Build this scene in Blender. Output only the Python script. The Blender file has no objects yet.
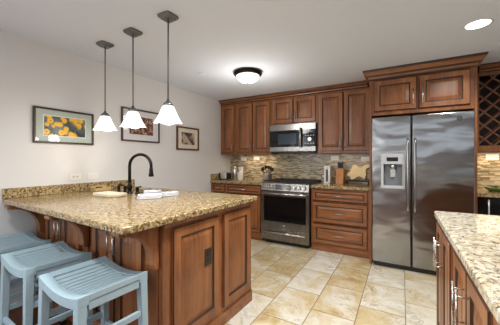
import bpy, bmesh, math, random
from mathutils import Vector, Matrix
C = bpy.context.scene.collection
SC = bpy.context.scene
PI = math.pi
H = 2.344                                    # ceiling height
# ------------------------------------------------------------------ camera, world, lights, exposure
cam_d = bpy.data.cameras.new('camera'); cam = bpy.data.objects.new('camera', cam_d); C.objects.link(cam)
cam.location = (2.885, -4.264, 1.264); cam.rotation_euler = (PI/2, 0, math.radians(29.896))
cam_d.sensor_width = 36; cam_d.lens = 263.142/500*36; cam_d.shift_y = -0.005; cam_d.clip_start = .05
SC.camera = cam
w = bpy.data.worlds.new('world'); SC.world = w; w.use_nodes = True
bg = w.node_tree.nodes['Background']; bg.inputs[0].default_value = (.80, .90, 1, 1); bg.inputs[1].default_value = 1.6
def area(name, loc, rot, sx, sy, power, col, spread=180):
    l = bpy.data.lights.new(name, 'AREA'); l.shape = 'RECTANGLE'; l.size = sx; l.size_y = sy; l.energy = power; l.color = col
    l.spread = math.radians(spread)
    o = bpy.data.objects.new(name, l); C.objects.link(o); o.location = loc; o.rotation_euler = rot; return o
area('added_rear_window_light', (1.1, -7.15, 1.4), (PI/2, 0, 0), 1.5, 1.5, 10, (.90, .96, 1))  # added area lamp outside a made-up rear window, out of view
area('added_side_window_light', (-.10, -5.6, 1.4), (PI/2, 0, -PI/2), 1.7, 1.5, 16, (.90, .96, 1))  # added area lamp outside a made-up side window, out of view
for nm, x, L, p in (('under_cabinet_glow', .66, .5, 1.3), ('under_cabinet_glow', 2.15, .65, .35), ('under_cabinet_glow', 3.9, .55, 2.2)):
    area(nm, (x, -.17, 1.355), (0, 0, 0), L, .03, p, (1, .78, .52))
area('hood_light', (1.41, -.2, 1.385), (0, 0, 0), .4, .06, .5, (1, .78, .5))
def point(name, loc, power, col, r=.06):
    l = bpy.data.lights.new(name, 'POINT'); l.energy = power; l.color = col; l.shadow_soft_size = r
    o = bpy.data.objects.new(name, l); C.objects.link(o); o.location = loc; return o
vs = SC.view_settings
vs.view_transform = 'Standard'; vs.look = 'None'; vs.gamma = 1; vs.use_curve_mapping = False; vs.exposure = 0.52
SC.cycles.max_bounces = 8; SC.cycles.diffuse_bounces = 5

# ------------------------------------------------------------------ materials
def S(r, g, b):
    f = lambda c: (c/255/12.92) if c/255 <= .04045 else ((c/255+.055)/1.055)**2.4
    return (f(r), f(g), f(b), 1)
class NT:
    def __init__(s, name):
        s.m = bpy.data.materials.new(name); s.m.use_nodes = True; s.t = s.m.node_tree
        s.b = s.t.nodes['Principled BSDF']; s.out = s.t.nodes['Material Output']
    def n(s, typ, **k):
        o = s.t.nodes.new(typ)
        for a, v in k.items(): setattr(o, a, v)
        return o
    def l(s, a, b): s.t.links.new(a, b)
    def coord(s, scale=(1, 1, 1), rot=(0, 0, 0), loc=(0, 0, 0)):
        c = s.n('ShaderNodeTexCoord'); m = s.n('ShaderNodeMapping')
        m.inputs['Scale'].default_value = scale; m.inputs['Rotation'].default_value = rot; m.inputs['Location'].default_value = loc
        s.l(c.outputs['Object'], m.inputs['Vector']); return m.outputs['Vector']
    def noise(s, vec, scale, detail=3, rough=.55, dist=0):
        o = s.n('ShaderNodeTexNoise'); o.inputs['Scale'].default_value = scale; o.inputs['Detail'].default_value = detail
        o.inputs['Roughness'].default_value = rough; o.inputs['Distortion'].default_value = dist
        s.l(vec, o.inputs['Vector']); return o.outputs['Fac']
    def ramp(s, fac, stops, mode='LINEAR'):
        r = s.n('ShaderNodeValToRGB'); e = r.color_ramp; e.interpolation = mode
        while len(e.elements) < len(stops): e.elements.new(.5)
        for i, (p, c) in enumerate(stops): e.elements[i].position = p; e.elements[i].color = c if len(c) == 4 else (*c, 1)
        s.l(fac, r.inputs['Fac']); return r.outputs['Color']
    def mix(s, fac, a, b, mode='MIX'):
        m = s.n('ShaderNodeMix', data_type='RGBA', blend_type=mode)
        for sock, v in ((m.inputs[0], fac), (m.inputs[6], a), (m.inputs[7], b)):
            if hasattr(v, 'links'): s.l(v, sock)
            else: sock.default_value = v
        return m.outputs[2]
    def bump(s, h, strength, dist=.01):
        b = s.n('ShaderNodeBump'); b.inputs['Strength'].default_value = strength; b.inputs['Distance'].default_value = dist
        s.l(h, b.inputs['Height']); s.l(b.outputs['Normal'], s.b.inputs['Normal'])
    def set(s, col=None, rough=None, metal=None, **k):
        if col is not None:
            if hasattr(col, 'links'): s.l(col, s.b.inputs['Base Color'])
            else: s.b.inputs['Base Color'].default_value = col
        if rough is not None:
            if hasattr(rough, 'links'): s.l(rough, s.b.inputs['Roughness'])
            else: s.b.inputs['Roughness'].default_value = rough
        if metal is not None: s.b.inputs['Metallic'].default_value = metal
        for a, v in k.items(): s.b.inputs[a.replace('_', ' ')].default_value = v
        return s.m
M = {}
def plain(name, col, rough=.5, metal=0, **k):
    t = NT(name); v = t.coord(); nz = t.noise(v, 35, 2)
    c = t.ramp(nz, [(.3, tuple(x*.94 for x in col[:3])), (.7, col)])
    M[name] = t.set(c, rough, metal, **k); return M[name]
def wood(name, c1, c2, c3, scale, rough=.32):
    t = NT(name); v = t.coord(scale); a = t.noise(v, 1, 5, .6, .6); b = t.noise(t.coord((1.7, 1.7, 1.7)), 3.2, 3)
    base = t.ramp(a, [(.28, c3), (.5, c1), (.72, c2)])
    base = t.mix(t.ramp(b, [(.35, (0, 0, 0)), (.7, (.45, .45, .45))]), base, c2, 'MIX')
    t.bump(a, .04, .002)
    M[name] = t.set(base, rough); return M[name]
wood('cherry', S(130, 80, 47), S(166, 108, 64), S(84, 48, 28), (16, 16, 1.4))
wood('cherry_wide', S(130, 80, 47), S(166, 108, 64), S(84, 48, 28), (1.4, 16, 16))
wood('glaze', S(58, 34, 20), S(70, 42, 26), S(46, 26, 15), (16, 16, 2), .4)
wood('lattice_wood', S(120, 74, 46), S(140, 90, 58), S(96, 58, 34), (6, 6, 6), .45)
wood('block_wood', S(196, 128, 62), S(212, 146, 76), S(172, 106, 48), (30, 30, 3), .45)
wood('board_wood', S(242, 216, 162), S(248, 226, 178), S(232, 202, 146), (4, 20, 20), .5)
wood('oak_floor', S(92, 50, 26), S(110, 62, 32), S(72, 38, 19), (1.2, 14, 14), .35)
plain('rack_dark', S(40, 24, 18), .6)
t = NT('wall_paint'); v = t.coord(); t.bump(t.noise(v, 260, 2), .05, .002); M['wall'] = t.set(S(221, 221, 221), .85)
t = NT('ceiling_paint'); v = t.coord(); t.bump(t.noise(v, 120, 4, .7), .25, .004); M['ceiling'] = t.set(S(226, 234, 245), .9)
t = NT('wall_taupe'); v = t.coord(); t.bump(t.noise(v, 260, 2), .05, .002); M['wall_taupe'] = t.set(S(206, 204, 200), .85)
def granite(name, cream, tan, brown, dark, tanpos, darkpos, rough=.16, k=1.0):
    t = NT(name); v = t.coord()
    c = t.ramp(t.noise(v, 34*k, 4, .7, .4), [(.36, brown), (tanpos, tan), (.54, cream), (.72, tuple(min(1, x*1.12) for x in cream[:3]))])
    n2 = t.noise(v, 110*k, 3, .7); c = t.mix(t.ramp(n2, [(.54, (0, 0, 0)), (.62, (1, 1, 1))]), c, tan)
    n3 = t.noise(t.coord(loc=(3, 1, 2)), 52*k, 4, .75, .2); c = t.mix(t.ramp(n3, [(darkpos, (0, 0, 0)), (darkpos+.04, (1, 1, 1))]), c, dark)
    n4 = t.noise(t.coord(loc=(7, 5, 1)), 120*k, 2, .7); c = t.mix(t.ramp(n4, [(.60, (0, 0, 0)), (.66, (.9, .9, .9))]), c, brown)
    M[name] = t.set(c, rough); return M[name]
granite('granite_gold', S(190, 172, 132), S(158, 132, 88), S(100, 74, 48), S(36, 30, 26), .475, .54, .16, 1.25)
granite('granite_pale', S(218, 212, 194), S(194, 180, 148), S(124, 112, 94), S(70, 66, 60), .44, .575, .16, .8)
# mosaic backsplash : thin staggered strips
t = NT('mosaic'); tc = t.n('ShaderNodeTexCoord'); sx = t.n('ShaderNodeSeparateXYZ'); cx = t.n('ShaderNodeCombineXYZ')
t.l(tc.outputs['Object'], sx.inputs[0]); t.l(sx.outputs[0], cx.inputs[0]); t.l(sx.outputs[2], cx.inputs[1])
br = t.n('ShaderNodeTexBrick'); br.offset = .37; br.offset_frequency = 2; br.squash = 1.5; br.squash_frequency = 3
for k, v_ in (('Scale', 1), ('Mortar Size', .0013), ('Brick Width', .066), ('Row Height', .0155), ('Mortar Smooth', .1)): br.inputs[k].default_value = v_
br.inputs['Color1'].default_value = (0, 0, 0, 1); br.inputs['Color2'].default_value = (1, 1, 1, 1); t.l(cx.outputs[0], br.inputs['Vector'])
pal = t.ramp(br.outputs['Color'], [(0, S(196, 182, 150)), (.16, S(146, 128, 98)), (.3, S(176, 164, 134)), (.44, S(106, 88, 66)), (.54, S(134, 130, 110)), (.68, S(206, 192, 162)), (.82, S(122, 104, 78)), (.92, S(158, 150, 128))], 'CONSTANT')
c = t.mix(br.outputs['Fac'], pal, S(176, 164, 142)); M['mosaic'] = t.set(c, .25)
# stone floor tile
t = NT('stone_tile'); v = t.coord(rot=(0, 0, PI/2), loc=(0, 0, 0))
tc = t.n('ShaderNodeTexCoord'); sx = t.n('ShaderNodeSeparateXYZ'); cx = t.n('ShaderNodeCombineXYZ')
ax = t.n('ShaderNodeMath', operation='ADD'); ax.inputs[1].default_value = 2.33+5.2; ay = t.n('ShaderNodeMath', operation='SUBTRACT'); ay.inputs[1].default_value = .155-.69
t.l(tc.outputs['Object'], sx.inputs[0]); t.l(sx.outputs[1], ax.inputs[0]); t.l(sx.outputs[0], ay.inputs[0]); t.l(ax.outputs[0], cx.inputs[0]); t.l(ay.outputs[0], cx.inputs[1])
br = t.n('ShaderNodeTexBrick'); br.offset = .5
for k, v_ in (('Scale', 1), ('Mortar Size', .0035), ('Brick Width', .52), ('Row Height', .345), ('Mortar Smooth', .2), ('Bias', -.05)): br.inputs[k].default_value = v_
br.inputs['Color1'].default_value = (0, 0, 0, 1); br.inputs['Color2'].default_value = (1, 1, 1, 1); t.l(cx.outputs[0], br.inputs['Vector'])
vo = t.coord(); per = br.outputs['Color']
addv = t.n('ShaderNodeVectorMath', operation='MULTIPLY_ADD'); addv.inputs[1].default_value = (9, 9, 9); t.l(per, addv.inputs[0]); t.l(vo, addv.inputs[2]); pv = addv.outputs[0]
cloud = t.noise(pv, 3.2, 5, .6, .8)
mixf = t.n('ShaderNodeMath', operation='MULTIPLY_ADD'); mixf.inputs[1].default_value = .24; t.l(per, mixf.inputs[0])
sb = t.n('ShaderNodeMath', operation='SUBTRACT'); sb.inputs[1].default_value = .12; t.l(cloud, sb.inputs[0]); t.l(sb.outputs[0], mixf.inputs[2])
base = t.ramp(mixf.outputs[0], [(.28, S(222, 220, 210)), (.47, S(212, 206, 188)), (.61, S(200, 182, 142)), (.76, S(174, 148, 100))])
vein = t.noise(pv, 5, 6, .62, 1.6)
vm = t.ramp(vein, [(.475, (0, 0, 0)), (.497, (1, 1, 1)), (.503, (1, 1, 1)), (.525, (0, 0, 0))])
vmask = t.ramp(t.noise(pv, 2.2, 2), [(.42, (0, 0, 0)), (.60, (.6, .6, .6))])
base = t.mix(t.mix(1, vm, vmask, 'MULTIPLY'), base, S(128, 108, 78))
base = t.mix(t.ramp(t.noise(pv, 30, 3), [(.55, (0, 0, 0)), (.75, (.35, .35, .35))]), base, S(186, 165, 126))
c = t.mix(br.outputs['Fac'], base, S(122, 104, 78)); M['tile'] = t.set(c, .33)
# metals
def steel(name, col, rough, wav=0.0, stretch=(1, 1, 60)):
    t = NT(name); v = t.coord(stretch); nz = t.noise(v, 6, 3)
    rr = t.ramp(nz, [(.3, (rough*.85,)*3), (.7, (rough*1.15,)*3)])
    if wav: t.bump(t.noise(t.coord((1.3, 1, 2.6)), 2.1, 1, .4, .4), wav, .05)
    M[name] = t.set(col, rr, 1); return M[name]
steel('steel', (.30, .295, .29, 1), .28, 0, (60, 60, 1))
steel('steel_fridge', (.33, .325, .32, 1), .17, .30, (1, 1, 60))
steel('steel_handle', (.42, .41, .40, 1), .24)
steel('satin', (.78, .77, .75, 1), .5)
steel('nickel', (.62, .60, .57, 1), .28)
steel('gunmetal', (.20, .205, .21, 1), .38)
steel('bronze', (.024, .020, .018, 1), .35)
plain('black_glass', (.006, .006, .007, 1), .06)
plain('black', (.012, .012, .013, 1), .35)
plain('black_iron', (.02, .02, .02, 1), .55)
plain('display', (.03, .05, .075, 1), .15)
plain('grey_plastic', S(188, 190, 192), .4)
plain('mid_grey', S(128, 130, 134), .35)
plain('dark_grey', S(78, 78, 80), .45)
plain('white_plastic', S(236, 234, 230), .4)
plain('white_ceramic', S(238, 236, 232), .2)
plain('white_cloth', S(208, 211, 218), .9)
plain('stripe_cloth', S(140, 150, 172), .9)
plain('stool_paint', S(164, 190, 201), .42)
plain('frame_dark', S(62, 44, 34), .4)
plain('frame_brown', S(96, 64, 42), .4)
plain('mat_sage', S(186, 198, 190), .8)
plain('mat_white', S(226, 226, 232), .8)
plain('mat_cream', S(232, 224, 208), .8)
plain('cutting_stone', S(232, 222, 200), .4)
plain('tan_wicker', S(196, 168, 116), .6)
plain('navy', S(34, 40, 62), .5)
plain('green_glaze', S(104, 124, 62), .25)
plain('leaf', S(60, 66, 34), .5)
plain('outlet_bronze', S(46, 34, 28), .35)
plain('trim_white', S(232, 230, 226), .5)
def emit(name, col, strength):
    t = NT(name); t.set(S(245, 240, 230), .3)
    t.b.inputs['Emission Color'].default_value = col; t.b.inputs['Emission Strength'].default_value = strength; M[name] = t.m
emit('opal_glass', (1, .95, .88, 1), .85)
emit('bowl_glass', (1, .95, .88, 1), 1.4)
emit('can_light', (1, .96, .88, 1), 7)
# picture glass: thin clear pane, weak mirror by Fresnel
t = NT('pane'); tr = t.n('ShaderNodeBsdfTransparent'); gl = t.n('ShaderNodeBsdfGlossy'); gl.inputs['Roughness'].default_value = .02
fr = t.n('ShaderNodeFresnel'); fr.inputs['IOR'].default_value = 1.5; mx = t.n('ShaderNodeMixShader'); ge = t.n('ShaderNodeNewGeometry'); iv = t.n('ShaderNodeMath', operation='SUBTRACT'); iv.inputs[0].default_value = 1; t.l(ge.outputs['Backfacing'], iv.inputs[1]); mu = t.n('ShaderNodeMath', operation='MULTIPLY'); t.l(fr.outputs[0], mu.inputs[0]); t.l(iv.outputs[0], mu.inputs[1]); t.l(mu.outputs[0], mx.inputs[0]); t.l(tr.outputs[0], mx.inputs[1]); t.l(gl.outputs[0], mx.inputs[2]); t.l(mx.outputs[0], t.out.inputs['Surface']); M['pane'] = t.m
t = NT('window_glass'); tr = t.n('ShaderNodeBsdfTransparent'); gl = t.n('ShaderNodeBsdfGlossy'); gl.inputs['Roughness'].default_value = .02
fr = t.n('ShaderNodeFresnel'); mx = t.n('ShaderNodeMixShader'); ge = t.n('ShaderNodeNewGeometry'); iv = t.n('ShaderNodeMath', operation='SUBTRACT'); iv.inputs[0].default_value = 1; t.l(ge.outputs['Backfacing'], iv.inputs[1]); mu = t.n('ShaderNodeMath', operation='MULTIPLY'); t.l(fr.outputs[0], mu.inputs[0]); t.l(iv.outputs[0], mu.inputs[1]); t.l(mu.outputs[0], mx.inputs[0]); t.l(tr.outputs[0], mx.inputs[1]); t.l(gl.outputs[0], mx.inputs[2]); t.l(mx.outputs[0], t.out.inputs['Surface']); M['window_glass'] = t.m
# photographic prints
t = NT('print_flowers'); v = t.coord(); bgc = t.ramp(t.noise(v, 7, 3), [(.35, S(28, 34, 36)), (.5, S(70, 88, 92)), (.68, S(120, 132, 128))])
vo = t.n('ShaderNodeTexVoronoi'); vo.inputs['Scale'].default_value = 19; t.l(v, vo.inputs['Vector'])
m1 = t.ramp(vo.outputs['Distance'], [(.46, (1, 1, 1)), (.58, (0, 0, 0))]); m2 = t.ramp(t.noise(v, 4.2, 1), [(.38, (0, 0, 0)), (.46, (1, 1, 1))])
c = t.mix(t.mix(1, m1, m2, 'MULTIPLY'), bgc, S(240, 186, 30)); c = t.mix(t.ramp(vo.outputs['Distance'], [(.09, (1, 1, 1)), (.14, (0, 0, 0))]), c, S(50, 32, 20)); M['print_flowers'] = t.set(c, .5)
t = NT('print_autumn'); v = t.coord(); a = t.noise(v, 26, 3, .7); c = t.ramp(a, [(.36, S(22, 18, 20)), (.46, S(92, 48, 34)), (.54, S(150, 92, 66)), (.62, S(200, 186, 180)), (.7, S(110, 100, 110))]); M['print_autumn'] = t.set(c, .5)
t = NT('print_dusk'); v = t.coord(); a = t.noise(v, 14, 3, .6); sx = t.n('ShaderNodeSeparateXYZ'); t.l(v, sx.inputs[0])
c1 = t.ramp(a, [(.4, S(60, 56, 62)), (.52, S(150, 128, 112)), (.62, S(206, 184, 160))]); zz = t.ramp(sx.outputs[2], [(.0, (0, 0, 0)), (.07, (1, 1, 1))]); c = t.mix(zz, c1, S(44, 42, 50)); c = t.mix(t.ramp(t.noise(v, 6, 1), [(.5, (0, 0, 0)), (.58, (1, 1, 1))]), c, S(196, 176, 156)); M['print_dusk'] = t.set(c, .5)

# ------------------------------------------------------------------ mesh helpers
class MB:
    def __init__(s): s.bm = bmesh.new()
    def box(s, x0, x1, y0, y1, z0, z1, mi=0):
        if x0 > x1: x0, x1 = x1, x0
        if y0 > y1: y0, y1 = y1, y0
        if z0 > z1: z0, z1 = z1, z0
        P = [s.bm.verts.new(p) for p in ((x0, y0, z0), (x1, y0, z0), (x1, y1, z0), (x0, y1, z0), (x0, y0, z1), (x1, y0, z1), (x1, y1, z1), (x0, y1, z1))]
        for f in ((3, 2, 1, 0), (4, 5, 6, 7), (0, 1, 5, 4), (1, 2, 6, 5), (2, 3, 7, 6), (3, 0, 4, 7)):
            s.bm.faces.new([P[i] for i in f]).material_index = mi
        return s
    def loft(s, rings, cap0=True, cap1=True, closed=True, smooth=True, mi=0, mis=None):
        R = [[s.bm.verts.new(p) for p in r] for r in rings]; n = len(R[0])
        for k in range(len(R)-1):
            for i in range(n if closed else n-1):
                j = (i+1) % n
                f = s.bm.faces.new((R[k][i], R[k][j], R[k+1][j], R[k+1][i])); f.smooth = smooth; f.material_index = mis[k] if mis else mi
        if cap0: s.bm.faces.new(R[0][::-1]).material_index = mi
        if cap1: s.bm.faces.new(R[-1]).material_index = mi
        return s
    def lathe(s, prof, c=(0, 0, 0), n=24, cap0=True, cap1=True):
        return s.loft([[(c[0]+r*math.cos(2*PI*i/n), c[1]+r*math.sin(2*PI*i/n), c[2]+z) for i in range(n)] for r, z in prof], cap0, cap1)
    def tube(s, pts, r, n=10, smooth=True):
        pts = [Vector(p) for p in pts]; rs = r if isinstance(r, (list, tuple)) else [r]*len(pts); rings = []
        up = None
        for i, p in enumerate(pts):
            d = ((pts[min(i+1, len(pts)-1)]-pts[max(i-1, 0)])).normalized()
            if up is None: up = Vector((0, 0, 1)) if abs(d.z) < .9 else Vector((1, 0, 0))
            a = d.cross(up).normalized(); b = a.cross(d).normalized(); up = b
            rings.append([tuple(p+(a*math.cos(2*PI*k/n)+b*math.sin(2*PI*k/n))*rs[i]) for k in range(n)])
        return s.loft(rings, smooth=smooth)
    def prism(s, poly, axis, a, b, smooth=False):     # poly in the two other axes, extruded along axis 0/1/2
        def P(p, t):
            return (t, p[0], p[1]) if axis == 0 else (p[0], t, p[1]) if axis == 1 else (p[0], p[1], t)
        return s.loft([[P(p, a) for p in poly], [P(p, b) for p in poly]], smooth=smooth)
    def sweep(s, path, prof, dark=()):           # path in xy, prof (out, z); out is to the right of the walking direction
        path = [Vector(p) for p in path]; nrm = []
        for i in range(len(path)-1):
            d = (path[i+1]-path[i]).normalized(); nrm.append(Vector((d.y, -d.x)))
        rings = []
        for i, p in enumerate(path):
            a = nrm[max(i-1, 0)]; b = nrm[min(i, len(nrm)-1)]; m = (a+b).normalized(); m /= max(.3, m.dot(b))
            rings.append([(p.x+m.x*o, p.y+m.y*o, z) for o, z in prof])
        s.loft(rings, smooth=False); s.bm.faces.ensure_lookup_table(); n = len(prof); k0 = len(s.bm.faces)-2-n*(len(rings)-1)
        for k in range(len(rings)-1):
            for i in dark: s.bm.faces[k0+k*n+i].material_index = 1
        return s
    def build(s, name, mat, parent=None, loc=(0, 0, 0), rot=(0, 0, 0), bevel=0, seg=2):
        bmesh.ops.recalc_face_normals(s.bm, faces=s.bm.faces)
        me = bpy.data.meshes.new(name); s.bm.to_mesh(me); s.bm.free()
        for m in (mat if isinstance(mat, (list, tuple)) else [mat]): me.materials.append(M[m])
        o = bpy.data.objects.new(name, me); C.objects.link(o); o.location = loc; o.rotation_euler = rot
        if parent: o.parent = parent
        if bevel:
            b = o.modifiers.new('bevel', 'BEVEL'); b.width = bevel; b.segments = seg; b.limit_method = 'ANGLE'; b.angle_limit = math.radians(35); b.harden_normals = False
        return o
def tag(o, label, cat, group=None):
    o['label'] = label; o['category'] = cat
    if group: o['group'] = group
    return o
def thing(name, label, cat, loc=(0, 0, 0), rz=0, group=None):
    o = bpy.data.objects.new(name, None); C.objects.link(o); o.location = loc; o.rotation_euler = (0, 0, rz); o.empty_display_size = .1
    return tag(o, label, cat, group)
def struct(name, mb, mat, bevel=0):
    o = mb.build(name, mat, bevel=bevel); o['kind'] = 'structure'; return o
def copy_tree(o, parent=None):
    c = o.copy(); C.objects.link(c)
    if parent: c.parent = parent
    for ch in list(o.children): copy_tree(ch, c)
    return c
def rect(w, h, i, y): return [(-w/2+i, y, -h/2+i), (w/2-i, y, -h/2+i), (w/2-i, y, h/2-i), (-w/2+i, y, h/2-i)]
def panel_front(name, w, h, parent, loc, rz=0, fr=.058, mat='cherry'):
    """raised panel front, origin at its centre on the back face, faces local -y"""
    fr = min(fr, h*.24); g = min(.032, h*.10)
    rings = [rect(w, h, 0, 0), rect(w, h, 0, -.015), rect(w, h, .005, -.021), rect(w, h, fr, -.021), rect(w, h, fr+.006, -.013), rect(w, h, fr+.013, -.011), rect(w, h, fr+.013+g, -.019), rect(w, h, fr+.018+g, -.019)]
    m = MB(); m.loft(rings, smooth=False, mis=[0, 1, 0, 1, 1, 0, 0])
    return m.build(name, [mat, 'glaze'], parent, loc, (0, 0, rz))
def bar_pull(parent, x, z, L, vertical=True, y=-.021, out=.032, r=.0055, name='handle'):
    m = MB()
    if vertical:
        m.tube([(x, y-out, z-L/2), (x, y-out, z+L/2)], r)
        for s in (-1, 1): m.tube([(x, y+.002, z+s*L*.36), (x, y-out, z+s*L*.36)], r*.8)
    else:
        m.tube([(x-L/2, y-out, z), (x+L/2, y-out, z)], r)
        for s in (-1, 1): m.tube([(x+s*L*.36, y+.002, z), (x+s*L*.36, y-out, z)], r*.8)
    return m.build(name, 'nickel', parent)

# ------------------------------------------------------------------ room shell
RX, RY = 5.6, -7.0
struct('floor', MB().box(-.1, RX+.1, -3.16, .1, -.06, 0), 'tile')
# plank floor of the dining end
struct('floor_dining', MB().box(-.1, RX+.1, RY-.1, -3.16, -.06, 0), 'oak_floor')
struct('ceiling', MB().box(-.1, RX+.1, RY-.1, .1, H, H+.08), 'ceiling')
struct('wall_back', MB().box(-.1, RX+.1, 0, .1, 0, H), 'wall')
struct('wall_right', MB().box(RX, RX+.1, RY, 0, 0, H), 'wall')
m = MB(); m.box(-.1, 0, -4.7, 0, 0, H); m.box(-.1, 0, RY, -6.5, 0, H); m.box(-.1, 0, -6.5, -4.7, 0, .6); m.box(-.1, 0, -6.5, -4.7, 2.15, H)
struct('wall_left', m, 'wall')
m = MB(); m.box(0, .3, RY-.1, RY, 0, H); m.box(1.9, 2.2, RY-.1, RY, 0, H); m.box(4.8, RX, RY-.1, RY, 0, H); m.box(2.2, 4.8, RY-.1, RY, 0, 1.68); m.box(2.2, 4.8, RY-.1, RY, 2.22, H); m.box(.3, 1.9, RY-.1, RY, 0, .6); m.box(.3, 1.9, RY-.1, RY, 2.15, H)
struct('wall_rear', m, 'wall_taupe')
def window(n, horiz, a, b, pos, Z0=.6, Z1=2.15):  # builds the added windows, all unseen, made up to light the room
    m = MB(); g = MB()
    def bx(mb, u0, u1, z0, z1, d0, d1):
        if horiz: mb.box(u0, u1, pos+d0, pos+d1, z0, z1)
        else: mb.box(pos+d0, pos+d1, u0, u1, z0, z1)
    for u0, u1, z0, z1 in ((a, a+.06, Z0, Z1), (b-.06, b, Z0, Z1), (a+.06, b-.06, Z0, Z0+.06), (a+.06, b-.06, Z1-.06, Z1)): bx(m, u0, u1, z0, z1, .02, .08)
    k = 3 if b-a > 2 else 2
    for i in range(1, k): c = a+(b-a)*i/k; bx(m, c-.03, c+.03, Z0+.06, Z1-.06, .02, .08)
    o = struct('window_%d' % n, m, 'trim_white'); bx(g, a+.06, b-.06, Z0+.06, Z1-.06, .048, .052); g.build('pane', 'window_glass', o)
window(3, True, 2.2, 4.8, RY-.1, 1.68, 2.22)  # added high window, placed to reflect brightly in the refrigerator doors
window(1, True, .3, 1.9, RY-.1); window(2, False, -6.5, -4.7, -.1)  # added unseen rear and side windows for the daylight lamps
struct('baseboard_left', MB().box(0, .014, -4.8, -3.45, 0, .09), 'trim_white')
struct('trim_1', MB().box(0, 2.57, -.012, 0, .914, 1.40), 'mosaic')
struct('trim_2', MB().box(3.56, 4.6, -.012, 0, .914, 1.40), 'mosaic')

# ------------------------------------------------------------------ wall cabinets
def carcass(name, x0, x1, y0, z0, z1, parent, fw=.035, back=-.014):
    """face-framed box cabinet"""
    m = MB(); m.box(x0, x1, y0+.02, back, z0, z1)
    for a, b, c, d in ((x0, x0+fw, z0, z1), (x1-fw, x1, z0, z1), (x0+fw, x1-fw, z1-fw, z1), (x0+fw, x1-fw, z0, z0+fw)): m.box(a, b, y0, y0+.0199, c, d)
    return m.build(name, 'cherry', parent, bevel=.002, seg=1)
UF, UZ0, UZ1 = -.33, 1.365, 2.262
GU = 'upper wall cabinets on the range wall'
def upper(label, x0, x1, z0, doors, handles, zd0, zd1, hz):
    t = thing('wall_cabinet', label, 'cabinet', ((x0+x1)/2, -.16, z0), 0, GU)
    ox, oy, oz = (x0+x1)/2, -.16, z0
    b = carcass('body', x0-ox, x1-ox, UF-oy, 0, UZ1-oz, t, back=-.014-oy)
    for (a, c), hs in zip(doors, handles):
        d = panel_front('door', c-a, zd1-zd0, t, ((a+c)/2-ox, UF-oy, (zd0+zd1)/2-oz))
        if hs: bar_pull(d, hs*((c-a)/2-.028), hz-(zd0+zd1)/2, .11)
    return t
upper('narrow single-door cherry wall cabinet in the corner at the left wall', .003, .333, UZ0, [(.04, .306)], [1], 1.395, 2.238, 1.49)
upper('double-door cherry wall cabinet just left of the microwave', .335, 1.032, UZ0, [(.362, .676), (.689, 1.012)], [1, -1], 1.395, 2.238, 1.49)
upper('short two-door cherry cabinet directly above the microwave', 1.034, 1.788, 1.825, [(1.062, 1.407), (1.420, 1.765)], [1, -1], 1.85, 2.238, 1.95)
upper('double-door cherry wall cabinet between microwave and refrigerator', 1.790, 2.545, UZ0, [(1.81, 2.160), (2.174, 2.515)], [1, -1], 1.395, 2.238, 1.49)
CROWN = [(-.01, 2.263), (.004, 2.263), (.012, 2.275), (.016, 2.29), (.03, 2.302), (.05, 2.316), (.066, 2.326), (.072, 2.343), (-.01, 2.343)]
CD = (1, 3, 6)
m = MB(); m.sweep([(.004, UF), (2.49, UF)], CROWN, CD); tag(m.build('crown_moulding', ['cherry_wide', 'glaze']), 'long stepped cherry crown moulding above the left run of wall cabinets', 'moulding', 'crown mouldings')
# refrigerator surround
t = thing('refrigerator_cabinet', 'deep cherry cabinet surround with tall side panels enclosing the refrigerator', 'cabinet', (3.056, -.4, 0))
ox, oy = 3.056, -.4; FY = -.745
m = MB(); m.box(2.548-ox, 2.574-ox, FY-oy, -.014-oy, 0, 2.262); m.build('side_panel', 'cherry', t, bevel=.002)
m = MB(); m.box(3.542-ox, 3.566-ox, FY-oy, -.014-oy, 0, 2.262); m.build('side_panel', 'cherry', t, bevel=.002)
carcass('body', 2.5745-ox, 3.5415-ox, FY-oy, 1.80, 2.262, t, back=-.014-oy)
for a, c, hs in ((2.60, 3.032, 1), (3.060, 3.505, -1)):
    d = panel_front('door', c-a, .362, t, ((a+c)/2-ox, FY-oy, 2.028))
    bar_pull(d, hs*((c-a)/2-.03), -.05, .17, r=.0065)
c2 = [(o*1.0, 2.225+(z-2.263)*1.48) for o, z in CROWN]; c2 = [(o, min(z, 2.343)) for o, z in c2]
m = MB(); m.sweep([(2.5475-ox, UF-.08-oy), (2.5475-ox, FY-oy), (3.5665-ox, FY-oy), (3.5665-ox, UF-.08-oy)], c2, CD); m.build('crown', ['cherry_wide', 'glaze'], t)
# wine rack
t = thing('wine_rack_cabinet', 'cherry wall cabinet with open diagonal wine lattice right of the refrigerator', 'wine rack', (3.92, -.16, 1.36))
ox, oy, oz = 3.92, -.16, 1.36; x0, x1 = 3.572, 4.27
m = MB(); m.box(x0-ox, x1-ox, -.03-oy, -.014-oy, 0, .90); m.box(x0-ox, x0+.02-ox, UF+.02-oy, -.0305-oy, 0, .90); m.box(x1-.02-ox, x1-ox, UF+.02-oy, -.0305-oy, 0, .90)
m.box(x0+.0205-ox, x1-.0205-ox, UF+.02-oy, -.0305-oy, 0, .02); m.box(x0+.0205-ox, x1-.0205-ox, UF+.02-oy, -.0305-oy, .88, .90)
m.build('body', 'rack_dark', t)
m = MB(); fw = .06; FZ1 = .90
for a, b, c, d in ((x0, x0+.09, 0, FZ1), (x1-.09, x1, 0, FZ1), (x0+.09, x1-.09, FZ1-.035, FZ1), (x0+.09, x1-.09, 0, .068)): m.box(a-ox, b-ox, UF-oy, UF+.0195-oy, c, d)
m.build('face_frame', 'cherry', t, bevel=.002)
m = MB(); LX0, LX1, LZ0, LZ1 = x0+.085-ox, x1-.085-ox, .066, .868; P = .155
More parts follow.
